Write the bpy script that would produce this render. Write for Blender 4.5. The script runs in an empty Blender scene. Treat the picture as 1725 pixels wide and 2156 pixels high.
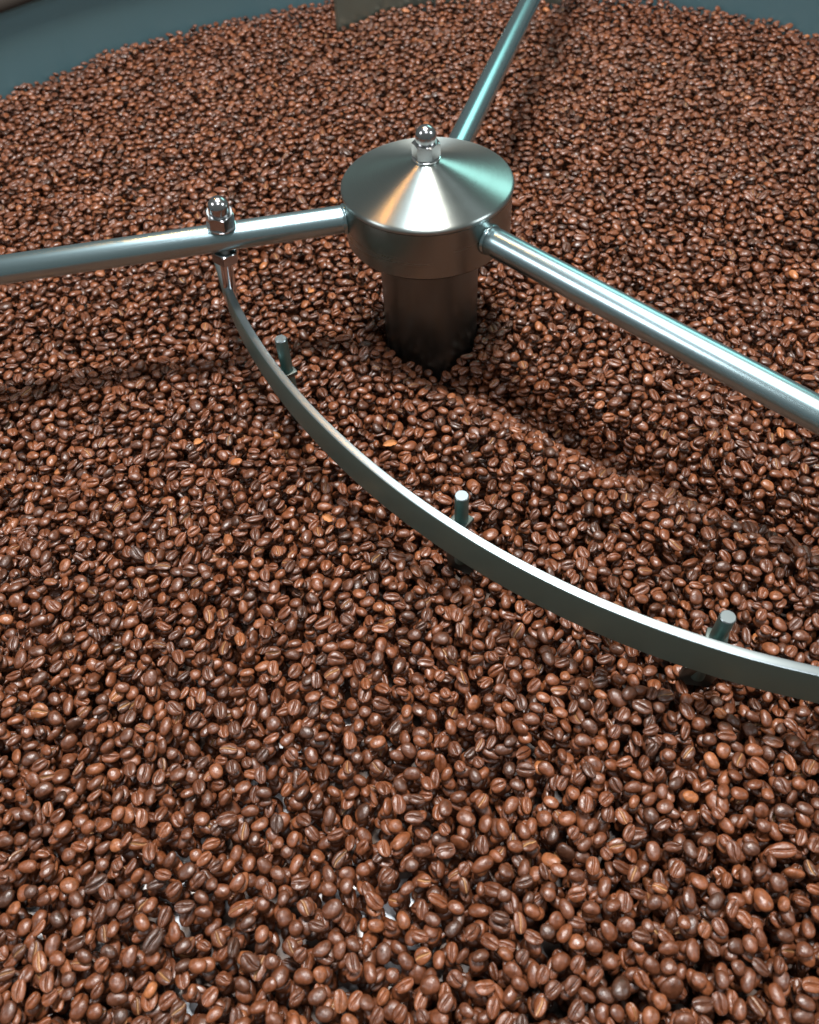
import bpy, bmesh, math, time
import numpy as np
from mathutils import Vector, Matrix, Euler

# ------------------------------------------------------------------ camera, world, lamps, exposure
S = bpy.context.scene
COL = S.collection
CAM_POS = Vector((-0.02479, -0.45393, 0.26271))
C_R = Vector((0.99744, -0.05658, -0.04369))
C_U = Vector((0.07148, 0.78944, 0.60965))
C_F = Vector((0.0, 0.61121, -0.79147))
FPX = 1696.55                                   # focal length in pixels of a 1725 px wide frame
cd = bpy.data.cameras.new('camera')
cam = bpy.data.objects.new('camera', cd)
COL.objects.link(cam)
rm = Matrix((C_R, C_U, -C_F)).transposed().to_4x4()
cam.matrix_world = Matrix.Translation(CAM_POS) @ rm
cd.sensor_fit = 'HORIZONTAL'
cd.sensor_width = 36.0
cd.lens = 36.0 * FPX / 1725.0
cd.clip_start = 0.01
cd.clip_end = 60
cd.dof.use_dof = True
cd.dof.focus_distance = 0.43
cd.dof.aperture_fstop = cd.lens / 2.5           # phone-sized pupil, about 2.5 mm
S.camera = cam

W = bpy.data.worlds.new('World')
S.world = W
W.use_nodes = True
bg = W.node_tree.nodes['Background']
bg.inputs[0].default_value = (0.64, 0.68, 0.66, 1)
bg.inputs[1].default_value = 0.13

def area(name, loc, target, sx, sy, power, color):
    ld = bpy.data.lights.new(name, 'AREA')
    ld.shape = 'RECTANGLE'
    ld.size, ld.size_y = sx, sy
    ld.energy, ld.color = power, color
    o = bpy.data.objects.new(name, ld)
    COL.objects.link(o)
    o.location = loc
    d = Vector(target) - Vector(loc)
    o.rotation_euler = d.to_track_quat('-Z', 'Y').to_euler()
    return o

area('cool_downlight', (-0.12, 0.22, 1.87), (0, 0.0, -0.1), 0.21, 0.21, 25, (0.92, 0.96, 1.0))
area('warm_downlight', (0.12, 0.22, 1.85), (0, 0.0, -0.1), 0.21, 0.21, 21, (1.0, 0.87, 0.76))
area('ceiling_panel', (-0.05, 0.95, 1.70), (0, -0.05, -0.1), 0.60, 0.45, 2.0, (0.90, 0.97, 1.0))
area('left_fill_light', (-1.9, -0.45, 1.45), (0, -0.1, -0.1), 0.8, 0.6, 7, (1.0, 0.96, 0.97))  # left-hand fill lamp, placed for the white band on the right arm
area('right_fill_light', (1.9, -0.55, 1.35), (0, -0.1, -0.1), 0.7, 0.6, 8, (0.92, 0.98, 1.0))  # added fill from the right front, brightens the left tray wall
area('front_fill_light', (0.15, -0.90, 1.75), (0.05, -0.25, -0.1), 0.5, 0.4, 4.5, (0.97, 0.95, 1.0))  # added soft fill from the camera side
area('teal_back_light', (0.85, 1.5, 1.0), (0, 0, 0), 0.9, 0.5, 2.3, (0.50, 1.0, 0.92))  # unseen teal source at back right, tints reflections on arms and cone
area('warm_bulb', (-0.62, 1.15, 1.95), (0, 0, 0), 0.04, 0.04, 1.9, (1.0, 0.40, 0.09))

vs = S.view_settings
vs.view_transform = 'Standard'
vs.look = 'None'
vs.exposure = 0.74
vs.gamma = 1.0
S.cycles.max_bounces = 6
S.cycles.diffuse_bounces = 3
S.cycles.glossy_bounces = 4
S.cycles.use_denoising = True

rng = np.random.default_rng(11)

# ------------------------------------------------------------------ materials
def new_mat(name):
    m = bpy.data.materials.new(name)
    m.use_nodes = True
    nt = m.node_tree
    return m, nt, nt.nodes['Principled BSDF']

def N(nt, t, **kw):
    n = nt.nodes.new(t)
    for k, v in kw.items():
        setattr(n, k, v)
    return n

def metal(name, color, rough, aniso=0.0, tangent='Z', scratch=0.0, scale=(1, 1, 1), nscale=60, rot=0.0, var=1.0):
    """brushed metal: grain noise in the roughness and a faint relief"""
    m, nt, b = new_mat(name)
    L = nt.links.new
    b.inputs['Base Color'].default_value = (*color, 1)
    b.inputs['Metallic'].default_value = 1
    tc = N(nt, 'ShaderNodeTexCoord')
    mp = N(nt, 'ShaderNodeMapping')
    mp.inputs['Scale'].default_value = scale
    L(tc.outputs['Object'], mp.inputs['Vector'])
    no = N(nt, 'ShaderNodeTexNoise')
    no.inputs['Scale'].default_value = nscale
    no.inputs['Detail'].default_value = 5
    L(mp.outputs[0], no.inputs['Vector'])
    mr = N(nt, 'ShaderNodeMapRange')
    mr.inputs['From Min'].default_value = 0.3
    mr.inputs['From Max'].default_value = 0.7
    mr.inputs['To Min'].default_value = rough * (1 - 0.07 * var)
    mr.inputs['To Max'].default_value = rough * (1 + 0.08 * var)
    L(no.outputs['Fac'], mr.inputs['Value'])
    L(mr.outputs[0], b.inputs['Roughness'])
    if aniso:
        b.inputs['Anisotropic'].default_value = aniso
        b.inputs['Anisotropic Rotation'].default_value = rot
        tg = N(nt, 'ShaderNodeTangent', direction_type='RADIAL', axis=tangent)
        L(tg.outputs[0], b.inputs['Tangent'])
    if scratch:
        bp = N(nt, 'ShaderNodeBump')
        bp.inputs['Strength'].default_value = scratch
        bp.inputs['Distance'].default_value = 0.0004
        L(no.outputs['Fac'], bp.inputs['Height'])
        L(bp.outputs[0], b.inputs['Normal'])
    return m

M_TUBE = metal('brushed_tube_steel', (0.47, 0.65, 0.69), 0.25, 0.4, 'X', 0.0, (1, 30, 30), 6)
M_POLISH = metal('polished_steel', (0.78, 0.79, 0.80), 0.10)
M_NUT = metal('nut_steel', (0.50, 0.52, 0.53), 0.2, 0.0, 'Z', 0.0, (1, 1, 1), 80)
M_BLADE = metal('blade_steel', (0.17, 0.29, 0.27), 0.42, 0.0, 'Z', 0.0, (1, 1, 1), 40)
M_LIT_EDGE = metal('lit_edge_steel', (0.34, 0.41, 0.43), 0.30, 0.0, 'Z', 0.0, (1, 1, 1), 60, 0.0, 0.0)  # brighter copy of the blade steel, standing in for light on top faces
M_SHAFT = metal('brushed_shaft_steel', (0.21, 0.245, 0.24), 0.34, 0.4, 'Z', 0.10, (60, 60, 3), 12)
M_COLLAR = metal('turned_collar_steel', (0.34, 0.39, 0.37), 0.26, 0.3, 'Z', 0.0, (2, 2, 60), 6)
M_FOOT = metal('worn_foot_steel', (0.15, 0.18, 0.17), 0.42)
M_WALL = metal('tray_wall_steel', (0.14, 0.27, 0.31), 0.45, 0.0, 'Z', 0.05, (14, 14, 2), 10)
M_WIPER = metal('wiper_steel', (0.34, 0.46, 0.42), 0.42)
M_FLOOR = metal('tray_floor_steel', (0.85, 0.87, 0.88), 0.5, 0.0, 'Z', 0.0, (1, 1, 1), 30)

def dark_floor():
    # steel plate darkened brown so gaps between beans stay dark, bare in near-left patches
    nt = M_FLOOR.node_tree
    b = nt.nodes['Principled BSDF']
    tc = N(nt, 'ShaderNodeTexCoord')
    no = N(nt, 'ShaderNodeTexNoise')
    no.inputs['Scale'].default_value = 22
    no.inputs['Detail'].default_value = 5
    nt.links.new(tc.outputs['Object'], no.inputs['Vector'])
    rp = N(nt, 'ShaderNodeValToRGB')
    rp.color_ramp.elements[0].position, rp.color_ramp.elements[0].color = 0.47, (0, 0, 0, 1)
    rp.color_ramp.elements[1].position, rp.color_ramp.elements[1].color = 0.53, (1, 1, 1, 1)
    vm = N(nt, 'ShaderNodeVectorMath', operation='DISTANCE')
    vm.inputs[1].default_value = (-0.135, -0.370, 0.0)
    nt.links.new(tc.outputs['Object'], vm.inputs[0])
    mr = N(nt, 'ShaderNodeMapRange')
    mr.inputs['From Min'].default_value = 0.10
    mr.inputs['From Max'].default_value = 0.14
    mr.inputs['To Min'].default_value = -0.045
    mr.inputs['To Max'].default_value = -0.30
    nt.links.new(vm.outputs['Value'], mr.inputs['Value'])
    ad = N(nt, 'ShaderNodeMath', operation='ADD')
    nt.links.new(no.outputs['Fac'], ad.inputs[0])
    nt.links.new(mr.outputs[0], ad.inputs[1])
    nt.links.new(ad.outputs[0], rp.inputs['Fac'])
    mx = N(nt, 'ShaderNodeMix', data_type='RGBA')
    mx.inputs['A'].default_value = (0.07, 0.04, 0.025, 1)
    mx.inputs['B'].default_value = (0.88, 0.90, 0.92, 1)
    nt.links.new(rp.outputs['Color'], mx.inputs['Factor'])
    nt.links.new(mx.outputs['Result'], b.inputs['Base Color'])
    ml = N(nt, 'ShaderNodeMath', operation='MULTIPLY')
    ml.inputs[1].default_value = 0.55
    nt.links.new(rp.outputs['Color'], ml.inputs[0])
    nt.links.new(ml.outputs[0], b.inputs['Metallic'])
dark_floor()

def cone_material():
    m, nt, b = new_mat('turned_cone_steel')
    L = nt.links.new
    b.inputs['Base Color'].default_value = (0.43, 0.49, 0.475, 1)
    b.inputs['Metallic'].default_value = 1
    b.inputs['Anisotropic'].default_value = 0.9
    b.inputs['Anisotropic Rotation'].default_value = 0.25
    tg = N(nt, 'ShaderNodeTangent', direction_type='RADIAL', axis='Z')
    L(tg.outputs[0], b.inputs['Tangent'])
    tc = N(nt, 'ShaderNodeTexCoord')
    sx = N(nt, 'ShaderNodeSeparateXYZ')
    L(tc.outputs['Object'], sx.inputs[0])
    # radius -> turning grooves
    ln = N(nt, 'ShaderNodeVectorMath', operation='LENGTH')
    cx = N(nt, 'ShaderNodeCombineXYZ')
    L(sx.outputs['X'], cx.inputs['X'])
    L(sx.outputs['Y'], cx.inputs['Y'])
    L(cx.outputs[0], ln.inputs[0])
    g = N(nt, 'ShaderNodeCombineXYZ')
    L(ln.outputs['Value'], g.inputs['X'])
    n1 = N(nt, 'ShaderNodeTexNoise')
    n1.inputs['Scale'].default_value = 900
    n1.inputs['Detail'].default_value = 3
    L(g.outputs[0], n1.inputs['Vector'])
    n2 = N(nt, 'ShaderNodeTexNoise')
    n2.inputs['Scale'].default_value = 70
    n2.inputs['Detail'].default_value = 4
    L(tc.outputs['Object'], n2.inputs['Vector'])
    mr = N(nt, 'ShaderNodeMapRange')
    mr.inputs['From Min'].default_value = 0.3
    mr.inputs['From Max'].default_value = 0.7
    mr.inputs['To Min'].default_value = 0.29
    mr.inputs['To Max'].default_value = 0.315
    L(n2.outputs['Fac'], mr.inputs['Value'])
    L(mr.outputs[0], b.inputs['Roughness'])
    bp = N(nt, 'ShaderNodeBump')
    bp.inputs['Strength'].default_value = 0.42
    bp.inputs['Distance'].default_value = 0.00035
    L(n1.outputs['Fac'], bp.inputs['Height'])
    L(bp.outputs[0], b.inputs['Normal'])
    return m
M_CONE = cone_material()

def bean_material():
    m, nt, b = new_mat('roasted_bean')
    L = nt.links.new
    at = N(nt, 'ShaderNodeAttribute', attribute_type='INSTANCER', attribute_name='tint')
    ch = N(nt, 'ShaderNodeAttribute', attribute_type='INSTANCER', attribute_name='chaff')
    cr = N(nt, 'ShaderNodeAttribute', attribute_type='GEOMETRY', attribute_name='crease')
    tc = N(nt, 'ShaderNodeTexCoord')
    ad = N(nt, 'ShaderNodeVectorMath', operation='ADD')
    L(tc.outputs['Object'], ad.inputs[0])
    L(at.outputs['Fac'], ad.inputs[1])
    ramp = N(nt, 'ShaderNodeValToRGB')
    e = ramp.color_ramp.elements
    e[0].position, e[0].color = 0.0, (0.052, 0.0190, 0.0088, 1)
    e[1].position, e[1].color = 1.0, (0.36, 0.130, 0.042, 1)
    for pos, c in ((0.35, (0.104, 0.0315, 0.0115)), (0.62, (0.158, 0.048, 0.0165)), (0.8, (0.215, 0.072, 0.026))):
        x = e.new(pos)
        x.color = (*c, 1)
    L(at.outputs['Fac'], ramp.inputs['Fac'])
    no = N(nt, 'ShaderNodeTexNoise')
    no.inputs['Scale'].default_value = 420
    no.inputs['Detail'].default_value = 4
    no.inputs['Roughness'].default_value = 0.6
    L(ad.outputs[0], no.inputs['Vector'])
    mr = N(nt, 'ShaderNodeMapRange')
    mr.inputs['From Min'].default_value = 0.3
    mr.inputs['From Max'].default_value = 0.7
    mr.inputs['To Min'].default_value = 0.62
    mr.inputs['To Max'].default_value = 1.35
    L(no.outputs['Fac'], mr.inputs['Value'])
    mul = N(nt, 'ShaderNodeVectorMath', operation='SCALE')
    L(ramp.outputs['Color'], mul.inputs[0])
    L(mr.outputs[0], mul.inputs['Scale'])
    # pale silverskin left in the crease of some beans
    mm = N(nt, 'ShaderNodeMath', operation='MULTIPLY')
    L(cr.outputs['Fac'], mm.inputs[0])
    L(ch.outputs['Fac'], mm.inputs[1])
    mx = N(nt, 'ShaderNodeMix', data_type='RGBA')
    L(mm.outputs[0], mx.inputs['Factor'])
    L(mul.outputs[0], mx.inputs['A'])
    mx.inputs['B'].default_value = (0.46, 0.27, 0.12, 1)
    L(mx.outputs['Result'], b.inputs['Base Color'])
    b.inputs['Specular IOR Level'].default_value = 0.6
    r2 = N(nt, 'ShaderNodeMapRange')
    r2.inputs['From Min'].default_value = 0.3
    r2.inputs['From Max'].default_value = 0.7
    r2.inputs['To Min'].default_value = 0.29
    r2.inputs['To Max'].default_value = 0.48
    L(no.outputs['Fac'], r2.inputs['Value'])
    L(r2.outputs[0], b.inputs['Roughness'])
    bp = N(nt, 'ShaderNodeBump')
    bp.inputs['Strength'].default_value = 0.55
    bp.inputs['Distance'].default_value = 0.0005
    L(no.outputs['Fac'], bp.inputs['Height'])
    L(bp.outputs[0], b.inputs['Normal'])
    return m
M_BEAN = bean_material()

def plain(name, color, rough):
    m, nt, b = new_mat(name)
    tc = N(nt, 'ShaderNodeTexCoord')
    no = N(nt, 'ShaderNodeTexNoise')
    no.inputs['Scale'].default_value = 3
    nt.links.new(tc.outputs['Object'], no.inputs['Vector'])
    mx = N(nt, 'ShaderNodeMix', data_type='RGBA')
    mx.inputs['A'].default_value = (*[c * 0.8 for c in color], 1)
    mx.inputs['B'].default_value = (*[c * 1.2 for c in color], 1)
    nt.links.new(no.outputs['Fac'], mx.inputs['Factor'])
    nt.links.new(mx.outputs['Result'], b.inputs['Base Color'])
    b.inputs['Roughness'].default_value = rough
    return m
M_WALL.node_tree.nodes['Principled BSDF'].inputs['Metallic'].default_value = 0.45
M_BLADE.node_tree.nodes['Principled BSDF'].inputs['Metallic'].default_value = 0.8
M_RIM = plain('brown_reflection_tone', (0.022, 0.016, 0.011), 0.95)  # brown of a reflection on the wall, painted on the rim
M_ROOM = plain('brown_room_floor', (0.06, 0.042, 0.03), 0.6)

# ------------------------------------------------------------------ mesh helpers
def tag(o, label=None, cat=None, group=None, kind=None):
    for k, v in (('label', label), ('category', cat), ('group', group), ('kind', kind)):
        if v:
            o[k] = v
    return o

def empty(name, loc=(0, 0, 0)):
    o = bpy.data.objects.new(name, None)
    o.empty_display_size = 0.02
    o.location = loc
    COL.objects.link(o)
    return o

def link(name, me, mat, parent=None, loc=None, rot=None, smooth_angle=35):
    if mat:
        me.materials.append(mat)
    o = bpy.data.objects.new(name, me)
    COL.objects.link(o)
    if parent:
        o.parent = parent
    if loc is not None:
        o.location = loc
    if rot is not None:
        o.rotation_mode = 'QUATERNION'
        o.rotation_quaternion = rot
    me.polygons.foreach_set('use_smooth', [True] * len(me.polygons))
    if smooth_angle:
        me.set_sharp_from_angle(angle=math.radians(smooth_angle))
    return o

def from_bm(name, bm):
    bmesh.ops.recalc_face_normals(bm, faces=bm.faces[:])
    me = bpy.data.meshes.new(name)
    bm.to_mesh(me)
    bm.free()
    return me

def lathe(name, prof, seg=96, cap=True):
    """profile [(r, z)] from the bottom up, turned round Z"""
    bm = bmesh.new()
    rings = []
    for r, z in prof:
        if r < 1e-6:
            rings.append([bm.verts.new((0, 0, z))])
        else:
            rings.append([bm.verts.new((r * math.cos(2 * math.pi * i / seg), r * math.sin(2 * math.pi * i / seg), z)) for i in range(seg)])
    for a, b in zip(rings[:-1], rings[1:]):
        for i in range(seg):
            j = (i + 1) % seg
            if len(a) == 1 and len(b) == 1:
                continue
            if len(a) == 1:
                bm.faces.new((a[0], b[j], b[i]))
            elif len(b) == 1:
                bm.faces.new((a[i], a[j], b[0]))
            else:
                bm.faces.new((a[i], a[j], b[j], b[i]))
    if cap:
        for ring in (rings[0], rings[-1]):
            if len(ring) > 2:
                bm.faces.new(ring)
    return from_bm(name, bm)

def tube(name, r, length, seg=48):
    """solid round bar along +X, ends softened"""
    e = min(0.0008, r * 0.15)
    prof = [(r - e, 0), (r, e), (r, length - e), (r - e, length)]
    me = lathe(name, prof, seg)
    me.transform(Matrix.Rotation(math.radians(90), 4, 'Y'))
    return me

def box(name, sx, sy, sz, bev=0.0006, segs=2):
    bm = bmesh.new()
    bmesh.ops.create_cube(bm, size=1)
    for v in bm.verts:
        v.co = Vector((v.co.x * sx, v.co.y * sy, v.co.z * sz))
    bmesh.ops.bevel(bm, geom=bm.edges[:], offset=bev, segments=segs, affect='EDGES', profile=0.5)
    return from_bm(name, bm)

def hexnut(name, flats, h):
    """hexagonal nut with both rims chamfered round, as turned nuts are"""
    R = flats / 2 / math.cos(math.pi / 6)
    seg = 72
    bm = bmesh.new()
    def ring(rc, z0, sgn):
        vs_ = []
        for i in range(seg):
            a = 2 * math.pi * i / seg
            k = (a + math.pi / 6) % (math.pi / 3) - math.pi / 6
            rh = flats / 2 / math.cos(k)
            r = min(rh, rc)
            # a 30 degree cone cuts the corners
            z = z0 - sgn * max(0.0, (rh - flats / 2) * 0.45) if rc > flats / 2 + 1e-6 else z0
            vs_.append(bm.verts.new((r * math.cos(a), r * math.sin(a), z)))
        return vs_
    rs = [ring(flats / 2 * 0.985, 0, -1), ring(R * 1.01, 0.0002, -1), ring(R * 1.01, h - 0.0002, 1), ring(flats / 2 * 0.985, h, 1)]
    for a, b in zip(rs[:-1], rs[1:]):
        for i in range(seg):
            j = (i + 1) % seg
            bm.faces.new((a[i], a[j], b[j], b[i]))
    bm.faces.new(rs[0][::-1])
    bm.faces.new(rs[-1])
    return from_bm(name, bm)

def dome_profile(r, h0, h1):
    p = [(r * 0.98, h0), (r, h0 + 0.0004), (r, h1)]
    for i in range(1, 11):
        a = i / 10 * math.pi / 2
        p.append((r * math.cos(a), h1 + r * 0.95 * math.sin(a)))
    p[-1] = (0, p[-1][1])
    return p

def dome_nut(parent, base, axis, flats, hh):
    """acorn nut: washer, hexagon and dome; the dome carries the other two"""
    q = Vector((0, 0, 1)).rotation_difference(Vector(axis).normalized())
    d = link('dome_nut', lathe('dome_nut', dome_profile(flats * 0.415, hh + 0.0011, hh + 0.0052), 64), M_NUT, parent, base, q)
    link('washer', lathe('washer', [(flats * 0.54, 0), (flats * 0.575, 0.0003), (flats * 0.575, 0.0010), (flats * 0.54, 0.0013)], 64), M_POLISH, d)
    link('hex_nut', hexnut('hex_nut', flats, hh), M_NUT, d, (0, 0, 0.0013), Euler((0, 0, 0.35)).to_quaternion(), 12)
    return d

def catmull(P, n):
    P = [Vector(p) for p in P]
    Q = [P[0] * 2 - P[1]] + P + [P[-1] * 2 - P[-2]]
    out = []
    for i in range(1, len(Q) - 2):
        for k in range(n):
            t = k / n
            a, b, c, d = Q[i - 1], Q[i], Q[i + 1], Q[i + 2]
            out.append(0.5 * ((2 * b) + (c - a) * t + (2 * a - 5 * b + 4 * c - d) * t * t + (3 * b - a - 3 * c + d) * t ** 3))
    out.append(P[-1])
    return out

def sweep_bar(name, pts, thick, z0, z1, bev):
    """flat bar on edge: pts = outer face line (x, y), thickness to the left of travel"""
    b2 = bev * 0.4
    lean = 0.0
    sec = [(lean, z0 + b2), (0, z1 - bev), (bev * 0.3, z1 - bev * 0.3), (bev, z1), (thick - b2, z1), (thick, z1 - b2), (thick + lean, z0 + b2), (thick - b2 + lean, z0), (b2 + lean, z0)]
    bm = bmesh.new()
    uv = bm.loops.layers.uv.new('UVMap')
    rings = []
    dist = [0]
    for i, p in enumerate(pts):
        t = (pts[min(i + 1, len(pts) - 1)] - pts[max(i - 1, 0)]).normalized()
        n = Vector((-t.y, t.x))
        rings.append([bm.verts.new((p.x + n.x * s, p.y + n.y * s, z)) for s, z in sec])
        if i:
            dist.append(dist[-1] + (p - pts[i - 1]).length)
    m = len(sec)
    for i in range(len(rings) - 1):
        for k in range(m):
            l = (k + 1) % m
            f = bm.faces.new((rings[i][k], rings[i][l], rings[i + 1][l], rings[i + 1][k]))
            for lp, (ii, kk) in zip(f.loops, ((i, k), (i, k + 1), (i + 1, k + 1), (i + 1, k))):
                lp[uv].uv = (dist[ii], kk * 0.004)
    bm.faces.new(rings[0])
    bm.faces.new(rings[-1][::-1])
    for f in bm.faces:                              # top edge takes the brighter steel, its reflected light put into the colour
        if len(f.verts) == 4 and all(v.co.z > z1 - bev * 0.5 for v in f.verts):
            f.material_index = 1
    return from_bm(name, bm)

# ------------------------------------------------------------------ the tray (z = 0 is the rim of the hub cap)
Z_FLOOR = -0.1360
R_TRAY = 0.566
TRAY_X, TRAY_Y = 0.012, 0.008
tray = tag(empty('cooling_tray', (TRAY_X, TRAY_Y, Z_FLOOR)), 'round steel cooling tray with a blue grey wall full of coffee beans', 'cooling tray')
link('tray_wall', lathe('tray_wall', [(R_TRAY, -0.004), (R_TRAY, 0.098), (R_TRAY + 0.003, 0.098), (R_TRAY + 0.003, -0.004)], 256, cap=False), M_WALL, tray)
tp = []
for i in range(17):
    a = math.radians(-200 + i / 16 * 220)
    tp.append((R_TRAY + 0.0015 - 0.0085 * math.cos(a), 0.1025 - 0.0085 * math.sin(a)))
link('reflection_rim', lathe('reflection_rim', tp, 256, cap=False), M_RIM, tray)  # added rolled rim, its brown stands in for a reflection on the wall
link('tray_floor', lathe('tray_floor', [(0.0, -0.003), (R_TRAY - 0.001, -0.003), (R_TRAY - 0.001, 0.0), (0.0, 0.0)], 192, cap=False), M_FLOOR, tray)
bm = bmesh.new()
bmesh.ops.create_grid(bm, x_segments=2, y_segments=2, size=4)
rf = link('room_floor', from_bm('room_floor', bm), M_ROOM, None, (0, 0, -0.85), None, None)
tag(rf, 'dark brown floor far below the tray rim', None, None, 'structure')

# ------------------------------------------------------------------ the stirrer
R_CAP = 0.0525
stir = tag(empty('stirrer', (0, 0, 0)), 'brushed steel stirrer with conical hub, three round arms and curved scraper blade', 'stirrer')
# cone cap with a rounded polished rim
prof = [(0.0505, -0.0036), (R_CAP - 0.0003, -0.0034)]
for i in range(0, 9):
    a = -0.25 + i / 8 * (math.radians(72) + 0.25)
    prof.append((R_CAP - 0.0022 + 0.0022 * math.cos(a), -0.0020 + 0.0022 * math.sin(a)))
r0, z0 = prof[-1]
for i in range(1, 25):
    t = i / 24
    prof.append((r0 + (0.0055 - r0) * t, z0 + (0.0143 - z0) * t))
prof.append((0, 0.0143))
link('cone_cap', lathe('cone_cap', prof, 192, cap=False), M_CONE, stir)
link('collar', lathe('collar', [(0.030, -0.0345), (0.0505, -0.0345), (0.0518, -0.0330), (0.0518, -0.0042), (0.0500, -0.0032)], 160), M_COLLAR, stir)
link('shaft', lathe('shaft', [(0.0322, Z_FLOOR + 0.0015), (0.0322, -0.0337)], 128), M_SHAFT, stir)
dome_nut(stir, (0, 0, 0.0139), (0, 0, 1), 0.0148, 0.0086)

Z_ARM = -0.0175
R_ARM = 0.0083
for ang, ln in ((-172.3, 0.50), (-49.2, 0.50), (70.1, 0.516)):
    a = math.radians(ang)
    dv = Vector((math.cos(a), math.sin(a), 0))
    q = Vector((1, 0, 0)).rotation_difference(dv)
    if ang < -170:
        q = Euler((0, 0, a)).to_quaternion()
    am = link('arm', tube('arm', R_ARM, ln), M_TUBE, stir, dv * 0.047 + Vector((0, 0, Z_ARM)), q)
    link('weld_ring', lathe('weld_ring', [(R_ARM + 0.0002, 0), (R_ARM + 0.0009, 0.0006), (R_ARM + 0.0009, 0.0016), (R_ARM + 0.0002, 0.0026)], 48, cap=False), M_TUBE, am, (0.0040, 0, 0), Euler((0, math.pi / 2, 0)).to_quaternion())

# curved scraper blade hung under the left and right arms
BL = [(-0.1466, 0.0276), (-0.1397, 0.0027), (-0.1317, -0.0214), (-0.1228, -0.0446), (-0.1129, -0.067), (-0.1021, -0.0886), (-0.0905, -0.1095),
      (-0.0781, -0.1297), (-0.0648, -0.1492), (-0.0507, -0.168), (-0.0358, -0.1861), (-0.02, -0.2034), (-0.0033, -0.2199), (0.0143, -0.2357),
      (0.033, -0.2506), (0.0526, -0.2646), (0.0735, -0.2776), (0.0955, -0.2895), (0.1189, -0.3004), (0.1437, -0.3099), (0.169, -0.3185),
      (0.195, -0.3255), (0.222, -0.3315), (0.25, -0.3365), (0.278, -0.340), (0.304, -0.342)]
Z_BT, Z_BB = -0.058, -0.0815
blade = link('scraper_blade', sweep_bar('scraper_blade', catmull(BL, 5), 0.0050, Z_BB, Z_BT, 0.0011), M_BLADE, stir)
blade.data.materials.append(M_LIT_EDGE)

def hanger(top, low):
    """threaded rod through an arm: acorn nut above, plain nut below, foot on the blade"""
    top, low = Vector(top), Vector(low)
    ax = (top - low).normalized()
    L_ = (top - low).length
    q = Vector((0, 0, 1)).rotation_difference(ax)
    rod = link('hanger_rod', lathe('hanger_rod', [(0.0036, -0.012), (0.0040, -0.0115), (0.0040, L_ + 0.012), (0.0036, L_ + 0.0125)], 32), M_POLISH, stir, low, q)
    link('lock_nut', hexnut('lock_nut', 0.0150, 0.0080), M_NUT, rod, (0, 0, L_ - R_ARM - 0.0088), None, 12)
    link('saddle_washer', lathe('saddle_washer', [(0.0055, -0.0010), (0.0078, 0.0016), (0.0081, 0.0022), (0.0050, 0.0026)], 48), M_COLLAR, rod, (0, 0, L_ + R_ARM - 0.0010))
    dome_nut(stir, top + ax * (R_ARM + 0.0014), ax, 0.0150, 0.0086)
hanger((-0.1259, -0.0170, Z_ARM), (-0.1322, -0.0082, -0.064))
aR = math.radians(-49.2)
hanger((0.446 * math.cos(aR), 0.446 * math.sin(aR), Z_ARM), (0.2912, -0.3362, -0.064))

def scraper_foot(x, y, ztop, head):
    """round pin through a tab on the blade's inner face, with a ploughing foot below it"""
    h = math.radians(head)
    q = Euler((0, 0, h)).to_quaternion()
    z_tab = -0.0695
    pin = link('foot_pin', lathe('foot_pin', [(0.0033, -0.106), (0.0036, -0.1055), (0.0036, ztop - 0.0004), (0.0032, ztop)], 40), M_BLADE, stir, (x, y, 0))
    pin.data.materials.append(M_LIT_EDGE)
    for f in pin.data.polygons:
        if f.center.z > ztop - 0.0003:
            f.material_index = 1  # pin tops likewise: caught light put into the colour
    # the tab reaches back to the inner face of the blade (blade lies to the right of travel)
    link('tab', box('tab', 0.010, 0.013, 0.0030), M_FOOT, pin, (0.0 + math.sin(h) * 0.002, -math.cos(h) * 0.002, z_tab), q)
    ft = box('foot', 0.017, 0.0030, 0.024, 0.0008)
    link('foot', ft, M_FOOT, pin, (0, 0, -0.1060), Euler((0.15, 0, h + 0.2)).to_quaternion())
scraper_foot(-0.0925, -0.0828, -0.0440, -60.5)
scraper_foot(0.0016, -0.2052, -0.0490, -43.0)
scraper_foot(0.1105, -0.2832, -0.0490, -25.5)

# outer wiper blade under the end of the rear arm; only its tip comes into view
OW = [(-0.066, 0.492), (-0.030, 0.525), (0.005, 0.548), (0.050, 0.554), (0.100, 0.551), (0.150, 0.539), (0.192, 0.523)]
link('wiper_blade', sweep_bar('wiper_blade', catmull(OW[::-1], 5), 0.0045, -0.107, -0.066, 0.0010), M_WIPER, stir)
aB = math.radians(70.1)
rr = 0.5395
link('wiper_rod', lathe('wiper_rod', [(0.0040, -0.105), (0.0040, Z_ARM + 0.012)], 32), M_POLISH, stir, (rr * math.cos(aB), rr * math.sin(aB), 0))

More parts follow.
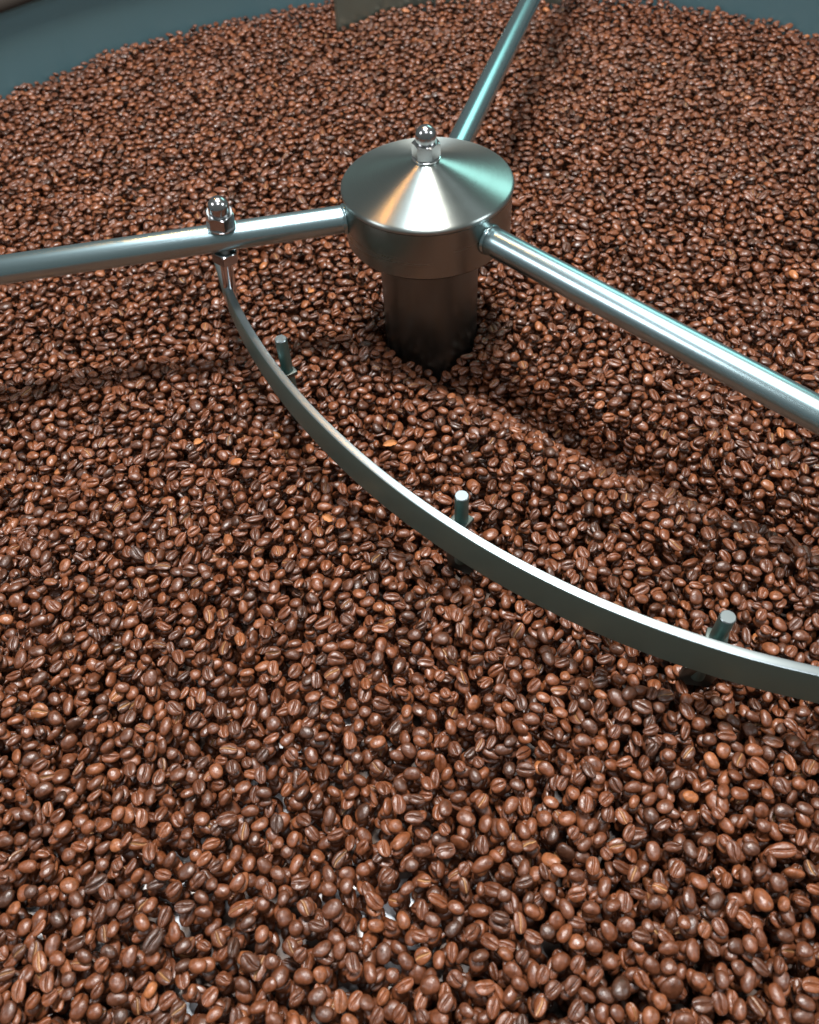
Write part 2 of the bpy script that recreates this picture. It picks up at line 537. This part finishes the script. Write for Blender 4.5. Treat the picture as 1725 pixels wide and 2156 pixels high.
# ------------------------------------------------------------------ coffee beans
def bean_points(var, U, PH):
    """surface of one bean: U = angle along the length, PH = angle round it; flat creased side at -Z"""
    r = np.random.default_rng(100 + var)
    a = 4.02 * (1 + 0.09 * r.standard_normal())
    b = 3.05 * (1 + 0.07 * r.standard_normal())
    up = 1.98 * (1 + 0.12 * r.standard_normal())
    dn = 1.22 * (1 + 0.12 * r.standard_normal())
    if var == 5:                                    # a rounder peaberry
        a, b, up, dn = 3.8, 2.6, 2.4, 2.0
    skew, bend = 0.09 * r.standard_normal(), 0.34 * r.standard_normal()
    cup = r.uniform(0.0, 0.5)
    ph0, ph1 = r.uniform(0, 6.28, 2)
    c = np.cos(U)
    s = np.abs(np.sin(U)) ** 0.86
    x = a * np.sign(c) * np.abs(c) ** 0.94
    cy, sz = np.cos(PH), np.sin(PH)
    y = b * s * cy * (1 + skew * x / a) + bend * (x / a) ** 2 * 0.6
    flat = -dn * (1 - np.abs(cy) ** 3.2) ** 0.62
    z = np.where(sz >= 0, up * np.abs(sz) ** 0.93, flat) * s ** 0.9
    yc = 0.38 * np.sin(x / a * 2.3 + ph0 * 0.15) + bend * (x / a) ** 2 * 0.6
    wid = 0.27 + 0.08 * np.cos(x / a * 2)
    end = np.clip((1 - np.abs(x / a) ** 4), 0, 1)
    g = np.exp(-((y - yc) / wid) ** 2) * end * (sz < 0)
    lip = np.exp(-((np.abs(y - yc) - 0.95) / 0.45) ** 2) * end * (sz < 0)
    z = z + 1.35 * g - 0.07 * lip
    z = z + cup * (x / a) ** 2 * (sz < 0) * 0.9 - 0.3 * cup * (x / a) ** 2
    w = 0.10 * np.sin(x * 1.7 + ph0) * np.cos(y * 1.9 + ph1) + 0.06 * np.sin(x * 3.1 + y * 2.3 + ph1)
    z = z + w * s
    return np.stack([x, y, z], -1) * 1e-3, g

NV = 14
NU, NP = 16, 32
ph = np.linspace(0, 2 * np.pi, NP, endpoint=False)
ph = ph - 0.38 * np.sin(2 * (ph - np.pi / 2)) * (np.sin(ph) < 0)      # crowd the rows towards the crease
def bean_mesh(var):
    us = np.linspace(0, np.pi, NU + 2)[1:-1]
    U, PH = np.meshgrid(us, ph, indexing='ij')
    P, g = bean_points(var, U, PH)
    P = P.reshape(-1, 3)
    e0, _ = bean_points(var, np.array([1e-4]), np.array([0.0]))
    e1, _ = bean_points(var, np.array([np.pi - 1e-4]), np.array([0.0]))
    V = np.vstack([P, e0, e1])
    F = []
    for i in range(NU - 1):
        for j in range(NP):
            k = (j + 1) % NP
            F.append((i * NP + j, i * NP + k, (i + 1) * NP + k, (i + 1) * NP + j))
    n = NU * NP
    for j in range(NP):
        k = (j + 1) % NP
        F.append((n, k, j))
        F.append((n + 1, (NU - 1) * NP + j, (NU - 1) * NP + k))
    me = bpy.data.meshes.new('coffee_bean')
    me.from_pydata(V.tolist(), [], F)
    bm = bmesh.new()
    bm.from_mesh(me)
    bmesh.ops.recalc_face_normals(bm, faces=bm.faces[:])
    bm.to_mesh(me)
    bm.free()
    at = me.attributes.new('crease', 'FLOAT', 'POINT')
    at.data.foreach_set('value', np.concatenate([np.clip(g.ravel() * 1.3, 0, 1), [0, 0]]).astype(np.float32))
    me.polygons.foreach_set('use_smooth', [True] * len(me.polygons))
    me.materials.append(M_BEAN)
    return me, V
MESH = [bean_mesh(v) for v in range(NV)]

# --- lay the beans down one after the other on a height map
T0 = time.time()
CELL = 0.0008
HALF = R_TRAY + 0.016
NG = int(2 * HALF / CELL) + 1
gx = (np.arange(NG) * CELL - HALF)
GX, GY = np.meshgrid(gx, gx, indexing='xy')         # H[iy, ix]
RR = np.hypot(GX, GY)
RT = np.hypot(GX - TRAY_X, GY - TRAY_Y)

def seg_dist(P, X, Y):
    d = np.full(X.shape, 9.0)
    for (ax, ay), (bx, by) in zip(P[:-1], P[1:]):
        vx, vy = bx - ax, by - ay
        t = np.clip(((X - ax) * vx + (Y - ay) * vy) / (vx * vx + vy * vy), 0, 1)
        d = np.minimum(d, np.hypot(X - ax - t * vx, Y - ay - t * vy))
    return d

def target(X, Y):
    r = np.hypot(X, Y)
    t = np.full(X.shape, -0.1055)
    t += 0.0022 * np.sin(X * 19 + 0.7) * np.cos(Y * 16 - 0.4) + 0.0013 * np.sin(X * 43 + Y * 31) + 0.0009 * np.sin(X * 71 - Y * 64 + 1)
    def groove(P, w, d):
        return d * np.exp(-(seg_dist(P, X, Y) / w) ** 2)
    t -= groove([(0.003, -0.052), (0.042, -0.077), (0.066, -0.101), (0.103, -0.136), (0.149, -0.177), (0.198, -0.212), (0.26, -0.25)], 0.016, 0.021)
    t += groove([(0.017, -0.128), (0.082, -0.171), (0.142, -0.2), (0.189, -0.235), (0.25, -0.27)], 0.024, 0.010)
    t -= groove([(-0.113, -0.074), (-0.07, -0.146), (-0.017, -0.202), (0.03, -0.245), (0.074, -0.274), (0.115, -0.295), (0.161, -0.313), (0.24, -0.335)], 0.015, 0.0095)
    t -= groove([(-0.281, -0.1), (-0.25, -0.117), (-0.27, -0.16)], 0.022, 0.012)
    t -= groove([(-0.004, -0.328), (0.045, -0.358)], 0.02, 0.006)
    t -= 0.0085 * np.exp(-((np.clip(r - 0.032, 0, 1)) / 0.022) ** 2)
    t += 0.0005 * np.exp(-((R_TRAY - r) / 0.045) ** 2)
    # the layer thins out towards the near left of the tray
    thin = np.exp(-(((X + 0.09) / 0.15) ** 2 + ((Y + 0.385) / 0.075) ** 2))
    t -= 0.0060 * thin
    return t

# coarse target then bilinear blow-up keeps this quick
cs = 6
TX, TY = GX[::cs, ::cs], GY[::cs, ::cs]
Tc = target(TX, TY)
T = np.repeat(np.repeat(Tc, cs, 0), cs, 1)[:NG, :NG]
if T.shape != GX.shape:
    T = np.pad(T, ((0, NG - T.shape[0]), (0, NG - T.shape[1])), mode='edge')
H = np.full((NG, NG), Z_FLOOR)
H[RT > R_TRAY - 0.0005] = 1.0
H[RR < 0.0325] = 1.0
for px, py in ((-0.0925, -0.0828), (0.0016, -0.2052), (0.1105, -0.2832)):
    H[np.hypot(GX - px, GY - py) < 0.004] = 1.0
H[300:][seg_dist([(p[0], p[1]) for p in OW], GX, GY)[300:] < 0.004] = 1.0
PADW = 8
H = np.pad(H, PADW, constant_values=1.0)

# library of posed beans: variant, rotation, scale, lower and upper surface on a 15 x 15 window
WN = 15
HW = WN // 2
NL = 360
lib_rot, lib_scl, lib_var = [], [], []
LOW = np.full((NL, WN, WN), np.inf)
UPP = np.full((NL, WN, WN), -np.inf)
Ud, Pd = np.meshgrid(np.linspace(0.02, np.pi - 0.02, 46), np.linspace(0, 2 * np.pi, 72, endpoint=False), indexing='ij')
dense = [bean_points(v, Ud, Pd)[0].reshape(-1, 3) for v in range(NV)]
for k in range(NL):
    v = k % NV
    yaw = rng.uniform(0, 2 * np.pi)
    flip = rng.random() < 0.5
    tilt = rng.normal(0, 0.26) if rng.random() < 0.86 else rng.uniform(-1.5, 1.5)
    pitch = rng.normal(0, 0.20)
    q = Euler((tilt + (math.pi if flip else 0), pitch, 0)).to_matrix()
    R = Matrix.Rotation(yaw, 3, 'Z') @ q
    s = np.clip(1 + rng.normal(0, 0.085), 0.8, 1.2)
    sc = s * np.clip(1 + rng.normal(0, 0.045, 3), 0.9, 1.1)
    P = (dense[v] * sc) @ np.array(R).T
    ix = np.clip(np.round(P[:, 0] / CELL).astype(int) + HW, 0, WN - 1)
    iy = np.clip(np.round(P[:, 1] / CELL).astype(int) + HW, 0, WN - 1)
    np.minimum.at(LOW[k], (iy, ix), P[:, 2])
    np.maximum.at(UPP[k], (iy, ix), P[:, 2])
    lib_rot.append(np.array(R.to_euler()))
    lib_scl.append(sc)
    lib_var.append(v)
lib_rot, lib_scl, lib_var = np.array(lib_rot), np.array(lib_scl), np.array(lib_var)
MASK = np.isfinite(LOW)
LOWZ = np.where(MASK, LOW, 0.0)
CNT = MASK.sum((1, 2))
TOP = UPP.reshape(NL, -1).max(1)
UPPM = np.where(MASK, UPP, -np.inf)
LOWI = np.where(MASK, LOW, np.inf)
OY, OX = np.mgrid[-HW:HW + 1, -HW:HW + 1]
FLAT = (OY * H.shape[1] + OX).ravel()
LOWF = np.where(MASK, LOW, np.inf).reshape(NL, -1)
MASKF = MASK.reshape(NL, -1).astype(float)
LOW0F = LOWZ.reshape(NL, -1)
Hf = H.ravel()
beans = []
K = 22
Tp = np.pad(T, PADW, constant_values=-1.0)
Tf = Tp.ravel()
OPEN = np.pad((RT < R_TRAY - 0.0035) & (RR > 0.0355), PADW).ravel()
WID = H.shape[1]
NTRY = 0
for sweep in range(11):
    free = np.flatnonzero((Hf < Tf - (0.0028 if sweep < 4 else 0.0048)) & OPEN)
    if len(free) < 400:
        break
    n = min(len(free), max(800, int(len(free) * CELL * CELL / 52e-6 * (1.5 if sweep < 6 else 3.0))))
    picks = rng.choice(free, n, replace=False)
    ent = rng.integers(0, NL, (n, K))
    jy, jx = rng.integers(-5, 6, (n, K)), rng.integers(-5, 6, (n, K))
    jy[:, 0] = jx[:, 0] = 0
    tol = rng.exponential(0.0008, n) + 0.0005
    loose = 0.75 if sweep > 2 else 0.0
    added = 0
    for i in range(n):
        c = picks[i]
        if Hf[c] > Tf[c] - (0.0022 if sweep < 4 else 0.0045):
            continue
        NTRY += 1
        pos = c + jy[i] * WID + jx[i]
        pos = np.clip(pos, HW * WID + HW, Hf.size - HW * WID - HW - 1)
        e = ent[i]
        Hw = Hf[pos[:, None] + FLAT]
        z = (Hw - LOWF[e]).max(1)
        gap = ((z[:, None] + LOW0F[e] - Hw) * MASKF[e]).sum(1) / CNT[e]
        sc = 1.3 * gap + 0.5 * (z + TOP[e] - Tf[pos])
        b = int(sc.argmin())
        if z[b] + TOP[e[b]] > Tf[pos[b]] + tol[i] + min(0.0026, loose * max(0.0, Tf[c] - Hf[c] - 0.004)):
            continue
        p_, e_, z_ = pos[b], e[b], z[b]
        m = MASK[e_].ravel()
        idx = p_ + FLAT[m]
        Hf[idx] = np.maximum(Hf[idx], z_ + UPP[e_].ravel()[m])
        beans.append((p_, e_, z_))
        added += 1
    print('sweep', sweep, len(free), n, added)
    if added < 60:
        break
# close what still shows the plate, except a few chinks at the near left
for again in range(4):
    hole = np.flatnonzero((Hf < Z_FLOOR + 0.0004) & OPEN)
    hx, hy = (hole % WID - PADW) * CELL - HALF, (hole // WID - PADW) * CELL - HALF
    keep = np.exp(-(((hx + 0.085) / 0.10) ** 2 + ((hy + 0.372) / 0.035) ** 2))
    hole = hole[keep < 0.45 + 0.9 * np.sin(hx * 210) * np.sin(hy * 260)]
    if not len(hole):
        break
    for c in rng.permutation(hole)[:6000]:
        if Hf[c] > Z_FLOOR + 0.0004:
            continue
        e = rng.integers(0, NL, 16)
        pos = np.clip(c + rng.integers(-3, 4, 16) * WID + rng.integers(-3, 4, 16), HW * WID + HW, Hf.size - HW * WID - HW - 1)
        Hw = Hf[pos[:, None] + FLAT]
        z = (Hw - LOWF[e]).max(1)
        b = int((z + TOP[e]).argmin())
        if z[b] + TOP[e[b]] > Tf[pos[b]] + 0.0050:
            continue
        m = MASK[e[b]].ravel()
        idx = pos[b] + FLAT[m]
        Hf[idx] = np.maximum(Hf[idx], z[b] + UPP[e[b]].ravel()[m])
        beans.append((pos[b], e[b], z[b]))
BP = np.array([b[0] for b in beans])
BE = np.array([b[1] for b in beans])
BZ = np.array([b[2] for b in beans])
bx = (BP % WID - PADW) * CELL - HALF
by = (BP // WID - PADW) * CELL - HALF
NB = len(beans)
POS = np.stack([bx + rng.uniform(-2e-4, 2e-4, NB), by + rng.uniform(-2e-4, 2e-4, NB), BZ - 0.0001], 1)
ROT, SCL, VAR = lib_rot[BE], lib_scl[BE], lib_var[BE]
tint = np.clip(0.40 + 0.19 * rng.standard_normal(NB), 0.0, 0.70)
u_ = rng.random(NB)
tint = np.where(u_ < 0.018, rng.uniform(0.74, 0.84, NB), tint)
tint = np.where(u_ < 0.0022, rng.uniform(0.90, 1.0, NB), tint)
chaff = np.where(rng.random(NB) < 0.16, rng.uniform(0.45, 1.0, NB), np.zeros(NB))
print('beans', NB, 'tries', NTRY, 'time', round(time.time() - T0, 1))

# --- which beans show largest: an id buffer of the beans near the camera
near = np.flatnonzero((POS[:, 1] < -0.20) & (np.abs(POS[:, 0]) < 0.34))
cR, cU, cF, cC = (np.array(v) for v in (C_R, C_U, C_F, CAM_POS))
def rotmats(eul):
    cx, cy, cz = np.cos(eul).T
    sx, sy, sz = np.sin(eul).T
    return np.stack([np.stack([cy * cz, sx * sy * cz - cx * sz, cx * sy * cz + sx * sz], -1),
                     np.stack([cy * sz, sx * sy * sz + cx * cz, cx * sy * sz - sx * cz], -1),
                     np.stack([-sy, sx * cy, cx * cy], -1)], 1)
RM = rotmats(ROT[near])
BW, BH = 410, 512
PIX, DEP, IDS = [], [], []
for v in range(NV):
    s = np.flatnonzero(VAR[near] == v)
    V = MESH[v][1]
    P = np.einsum('nij,nkj->nki', RM[s], V[None] * SCL[near[s]][:, None]) + POS[near[s]][:, None] - cC
    zc = P @ cF
    X = BW / 2 + (FPX * BW / 1725) * (P @ cR) / zc
    Y = BH / 2 - (FPX * BW / 1725) * (P @ cU) / zc
    ok = (X >= 0) & (X < BW) & (Y >= 0) & (Y < BH)
    PIX.append((Y[ok].astype(int) * BW + X[ok].astype(int)))
    DEP.append(zc[ok])
    IDS.append(np.broadcast_to(near[s][:, None], zc.shape)[ok])
PIX, DEP, IDS = np.concatenate(PIX), np.concatenate(DEP), np.concatenate(IDS)
o_ = np.lexsort((DEP, PIX))
first = np.unique(PIX[o_], return_index=True)[1]
vis_id, vis_px = IDS[o_][first], PIX[o_][first]
count = np.bincount(vis_id, minlength=NB)
N_OWN = 300
own = np.argsort(-count)[:N_OWN]
cxp = np.bincount(vis_id, vis_px % BW, NB) / np.maximum(count, 1) / BW
cyp = np.bincount(vis_id, vis_px // BW, NB) / np.maximum(count, 1) / BH

# --- words for each of them
def words(i):
    t = tint[i]
    colour = 'orange' if t > 0.87 else 'reddish brown' if t > 0.72 else 'mid brown' if t > 0.50 else 'brown' if t > 0.36 else 'dark brown' if t > 0.2 else 'blackish brown'
    R = rotmats(ROT[i:i + 1])[0]
    view = cC - POS[i]
    view /= np.linalg.norm(view)
    dn = -(R[:, 2] @ view)
    side = 'crease up' if dn > 0.55 else 'round back up' if dn < -0.45 else 'tipped on edge'
    if dn > 0.55 and chaff[i] > 0.4:
        side = 'pale crease up'
    ax = R[:, 0]
    lx, ly = ax @ cR, ax @ cU
    if math.hypot(lx, ly) < 0.5:
        slant = 'end on'
    else:
        an = math.degrees(math.atan2(ly, lx)) % 180
        slant = 'lying level' if an < 22 or an > 158 else 'upright' if 68 < an < 112 else 'leaning right' if an < 90 else 'leaning left'
    return colour, side, slant
lab = {}
for i in own:
    c, s, l = words(i)
    row = 'bottom edge' if cyp[i] > 0.965 else 'bottom rows' if cyp[i] > 0.91 else 'third band' if cyp[i] > 0.85 else 'upper rows'
    x = cxp[i]
    colw = ('by the left edge' if x < 0.08 else 'left of the middle' if x < 0.28 else 'just left of centre' if x < 0.45 else 'at the centre' if x < 0.55
            else 'just right of centre' if x < 0.72 else 'right of the middle' if x < 0.92 else 'by the right edge')
    lab[i] = [f'{c} bean, {s}, {l},', f'{row} {colw}']
from collections import defaultdict
def clashes(f):
    g = defaultdict(list)
    for i in own:
        g[f(i)].append(i)
    return [v for v in g.values() if len(v) > 1]
extra = {i: '' for i in own}
ORD = ['first', 'second', 'third', 'fourth', 'fifth', 'sixth', 'seventh', 'eighth', 'ninth']
for v in clashes(lambda i: ' '.join(lab[i])):
    v.sort(key=lambda i: cxp[i])
    if len(v) == 2:
        a, b = v
        if abs(cyp[a] - cyp[b]) > abs(cxp[a] - cxp[b]):
            up_ = a if cyp[a] < cyp[b] else b
            extra[up_], extra[b if up_ == a else a] = 'upper ', 'lower '
        else:
            extra[a], extra[b] = 'left hand ', 'right hand '
    else:
        for k, i in enumerate(v):
            extra[i] = 'leftmost ' if k == 0 else 'rightmost ' if k == len(v) - 1 else ORD[k] + ' '
own_objs = []
for i in own:
    o = bpy.data.objects.new('coffee_bean', MESH[VAR[i]][0])
    COL.objects.link(o)
    o.location = POS[i]
    o.rotation_euler = ROT[i]
    o.scale = SCL[i]
    o['tint'] = float(tint[i])
    o['chaff'] = float(chaff[i])
    tag(o, (extra[i] + ' '.join(lab[i])).replace(' ,', ','), 'coffee bean', 'coffee beans nearest the camera')
    own_objs.append((int(VAR[i]), o))

# --- all the other beans: one object, instances of the same bean meshes
rest = np.setdiff1d(np.arange(NB), own)
me = bpy.data.meshes.new('coffee_bean_heap')
me.from_pydata(POS[rest].tolist(), [], [])
for nm, typ, dat in (('rot', 'FLOAT_VECTOR', ROT[rest]), ('scl', 'FLOAT_VECTOR', SCL[rest]), ('tint', 'FLOAT', tint[rest]), ('chaff', 'FLOAT', chaff[rest]), ('variant', 'INT', VAR[rest])):
    at = me.attributes.new(nm, typ, 'POINT')
    at.data.foreach_set('vector' if typ == 'FLOAT_VECTOR' else 'value', np.ascontiguousarray(dat.ravel(), dtype=np.int32 if typ == 'INT' else np.float32))
heap = bpy.data.objects.new('coffee_bean_heap', me)
COL.objects.link(heap)
tag(heap, 'heap of roasted brown coffee beans filling the tray under the stirrer', 'coffee beans', None, 'stuff')
ng = bpy.data.node_groups.new('bean_heap', 'GeometryNodeTree')
ng.interface.new_socket('Geometry', in_out='INPUT', socket_type='NodeSocketGeometry')
ng.interface.new_socket('Geometry', in_out='OUTPUT', socket_type='NodeSocketGeometry')
gi, go = ng.nodes.new('NodeGroupInput'), ng.nodes.new('NodeGroupOutput')
join = ng.nodes.new('GeometryNodeJoinGeometry')
def attr(nm, typ):
    n = ng.nodes.new('GeometryNodeInputNamedAttribute')
    n.data_type = typ
    n.inputs['Name'].default_value = nm
    return n.outputs['Attribute']
outs = []
eu = ng.nodes.new('FunctionNodeEulerToRotation')
ng.links.new(attr('rot', 'FLOAT_VECTOR'), eu.inputs[0])
scl_out, var_out = attr('scl', 'FLOAT_VECTOR'), attr('variant', 'INT')
for v in range(NV):
    src = next((o for k, o in own_objs if k == v), own_objs[0][1])
    oi = ng.nodes.new('GeometryNodeObjectInfo')
    oi.transform_space = 'ORIGINAL'
    oi.inputs['Object'].default_value = src
    oi.inputs['As Instance'].default_value = True
    cmp_ = ng.nodes.new('FunctionNodeCompare')
    cmp_.data_type = 'INT'
    cmp_.operation = 'EQUAL'
    ng.links.new(var_out, cmp_.inputs[2])
    cmp_.inputs[3].default_value = v
    ip = ng.nodes.new('GeometryNodeInstanceOnPoints')
    ng.links.new(gi.outputs[0], ip.inputs['Points'])
    ng.links.new(cmp_.outputs[0], ip.inputs['Selection'])
    ng.links.new(oi.outputs['Geometry'], ip.inputs['Instance'])
    ng.links.new(eu.outputs[0], ip.inputs['Rotation'])
    ng.links.new(scl_out, ip.inputs['Scale'])
    ng.links.new(ip.outputs[0], join.inputs[0])
ng.links.new(join.outputs[0], go.inputs[0])
md = heap.modifiers.new('beans', 'NODES')
md.node_group = ng

# ------------------------------------------------------------------ loose chaff
M_CHAFF = plain('orange_chaff', (0.42, 0.17, 0.055), 0.6)
def chaff_flake(x, y, L_, w, yaw, tilt, label):
    bm = bmesh.new()
    n, m = 9, 6
    gr = []
    for side in (0, 1):
        rows = []
        for i in range(n):
            u = i / (n - 1) * 2 - 1
            half = w * math.sqrt(max(0.02, 1 - u * u)) * (1 + 0.12 * math.sin(i * 2.3))
            row = []
            for j in range(m):
                v = j / (m - 1) * 2 - 1
                z = 0.0011 * v * v - 0.0007 * u * u + 0.0002 * math.sin(i * 1.9 + j) - side * 0.00025
                row.append(bm.verts.new((u * L_, v * half, z)))
            rows.append(row)
        gr.append(rows)
    for s_, rows in enumerate(gr):
        for i in range(n - 1):
            for j in range(m - 1):
                q = (rows[i][j], rows[i + 1][j], rows[i + 1][j + 1], rows[i][j + 1])
                bm.faces.new(q if s_ == 0 else q[::-1])
    a, b = gr
    edge = [(i, 0) for i in range(n)] + [(n - 1, j) for j in range(1, m)] + [(i, m - 1) for i in range(n - 2, -1, -1)] + [(0, j) for j in range(m - 2, 0, -1)]
    for (i, j), (k, l) in zip(edge, edge[1:] + edge[:1]):
        bm.faces.new((a[i][j], b[i][j], b[k][l], a[k][l]))
    ix, iy = int(round((x + HALF) / CELL)) + PADW, int(round((y + HALF) / CELL)) + PADW
    zt = float(np.percentile(Hf.reshape(H.shape)[iy - 3:iy + 4, ix - 3:ix + 4], 85))
    o = link('chaff_flake', from_bm('chaff_flake', bm), M_CHAFF, None, (x, y, zt + 0.0012), Euler((tilt, 0.2, yaw)).to_quaternion())
    tag(o, label, 'chaff', 'loose chaff flakes')
chaff_flake(-0.0856, 0.0396, 0.0034, 0.0022, 1.2, 0.5, 'small orange chaff flake lying on beans between the left arm and the hub shaft')
chaff_flake(-0.0336, -0.1218, 0.0048, 0.0021, 0.4, 0.3, 'long orange chaff flake on beans just inside the middle of the curved blade')
chaff_flake(-0.1520, -0.1080, 0.0032, 0.0021, 0.9, 0.2, 'orange chaff flake on open beans left of the curved blade')
chaff_flake(-0.0715, -0.1737, 0.0034, 0.0020, -0.6, 0.4, 'orange chaff flake on beans below the middle of the curved blade')
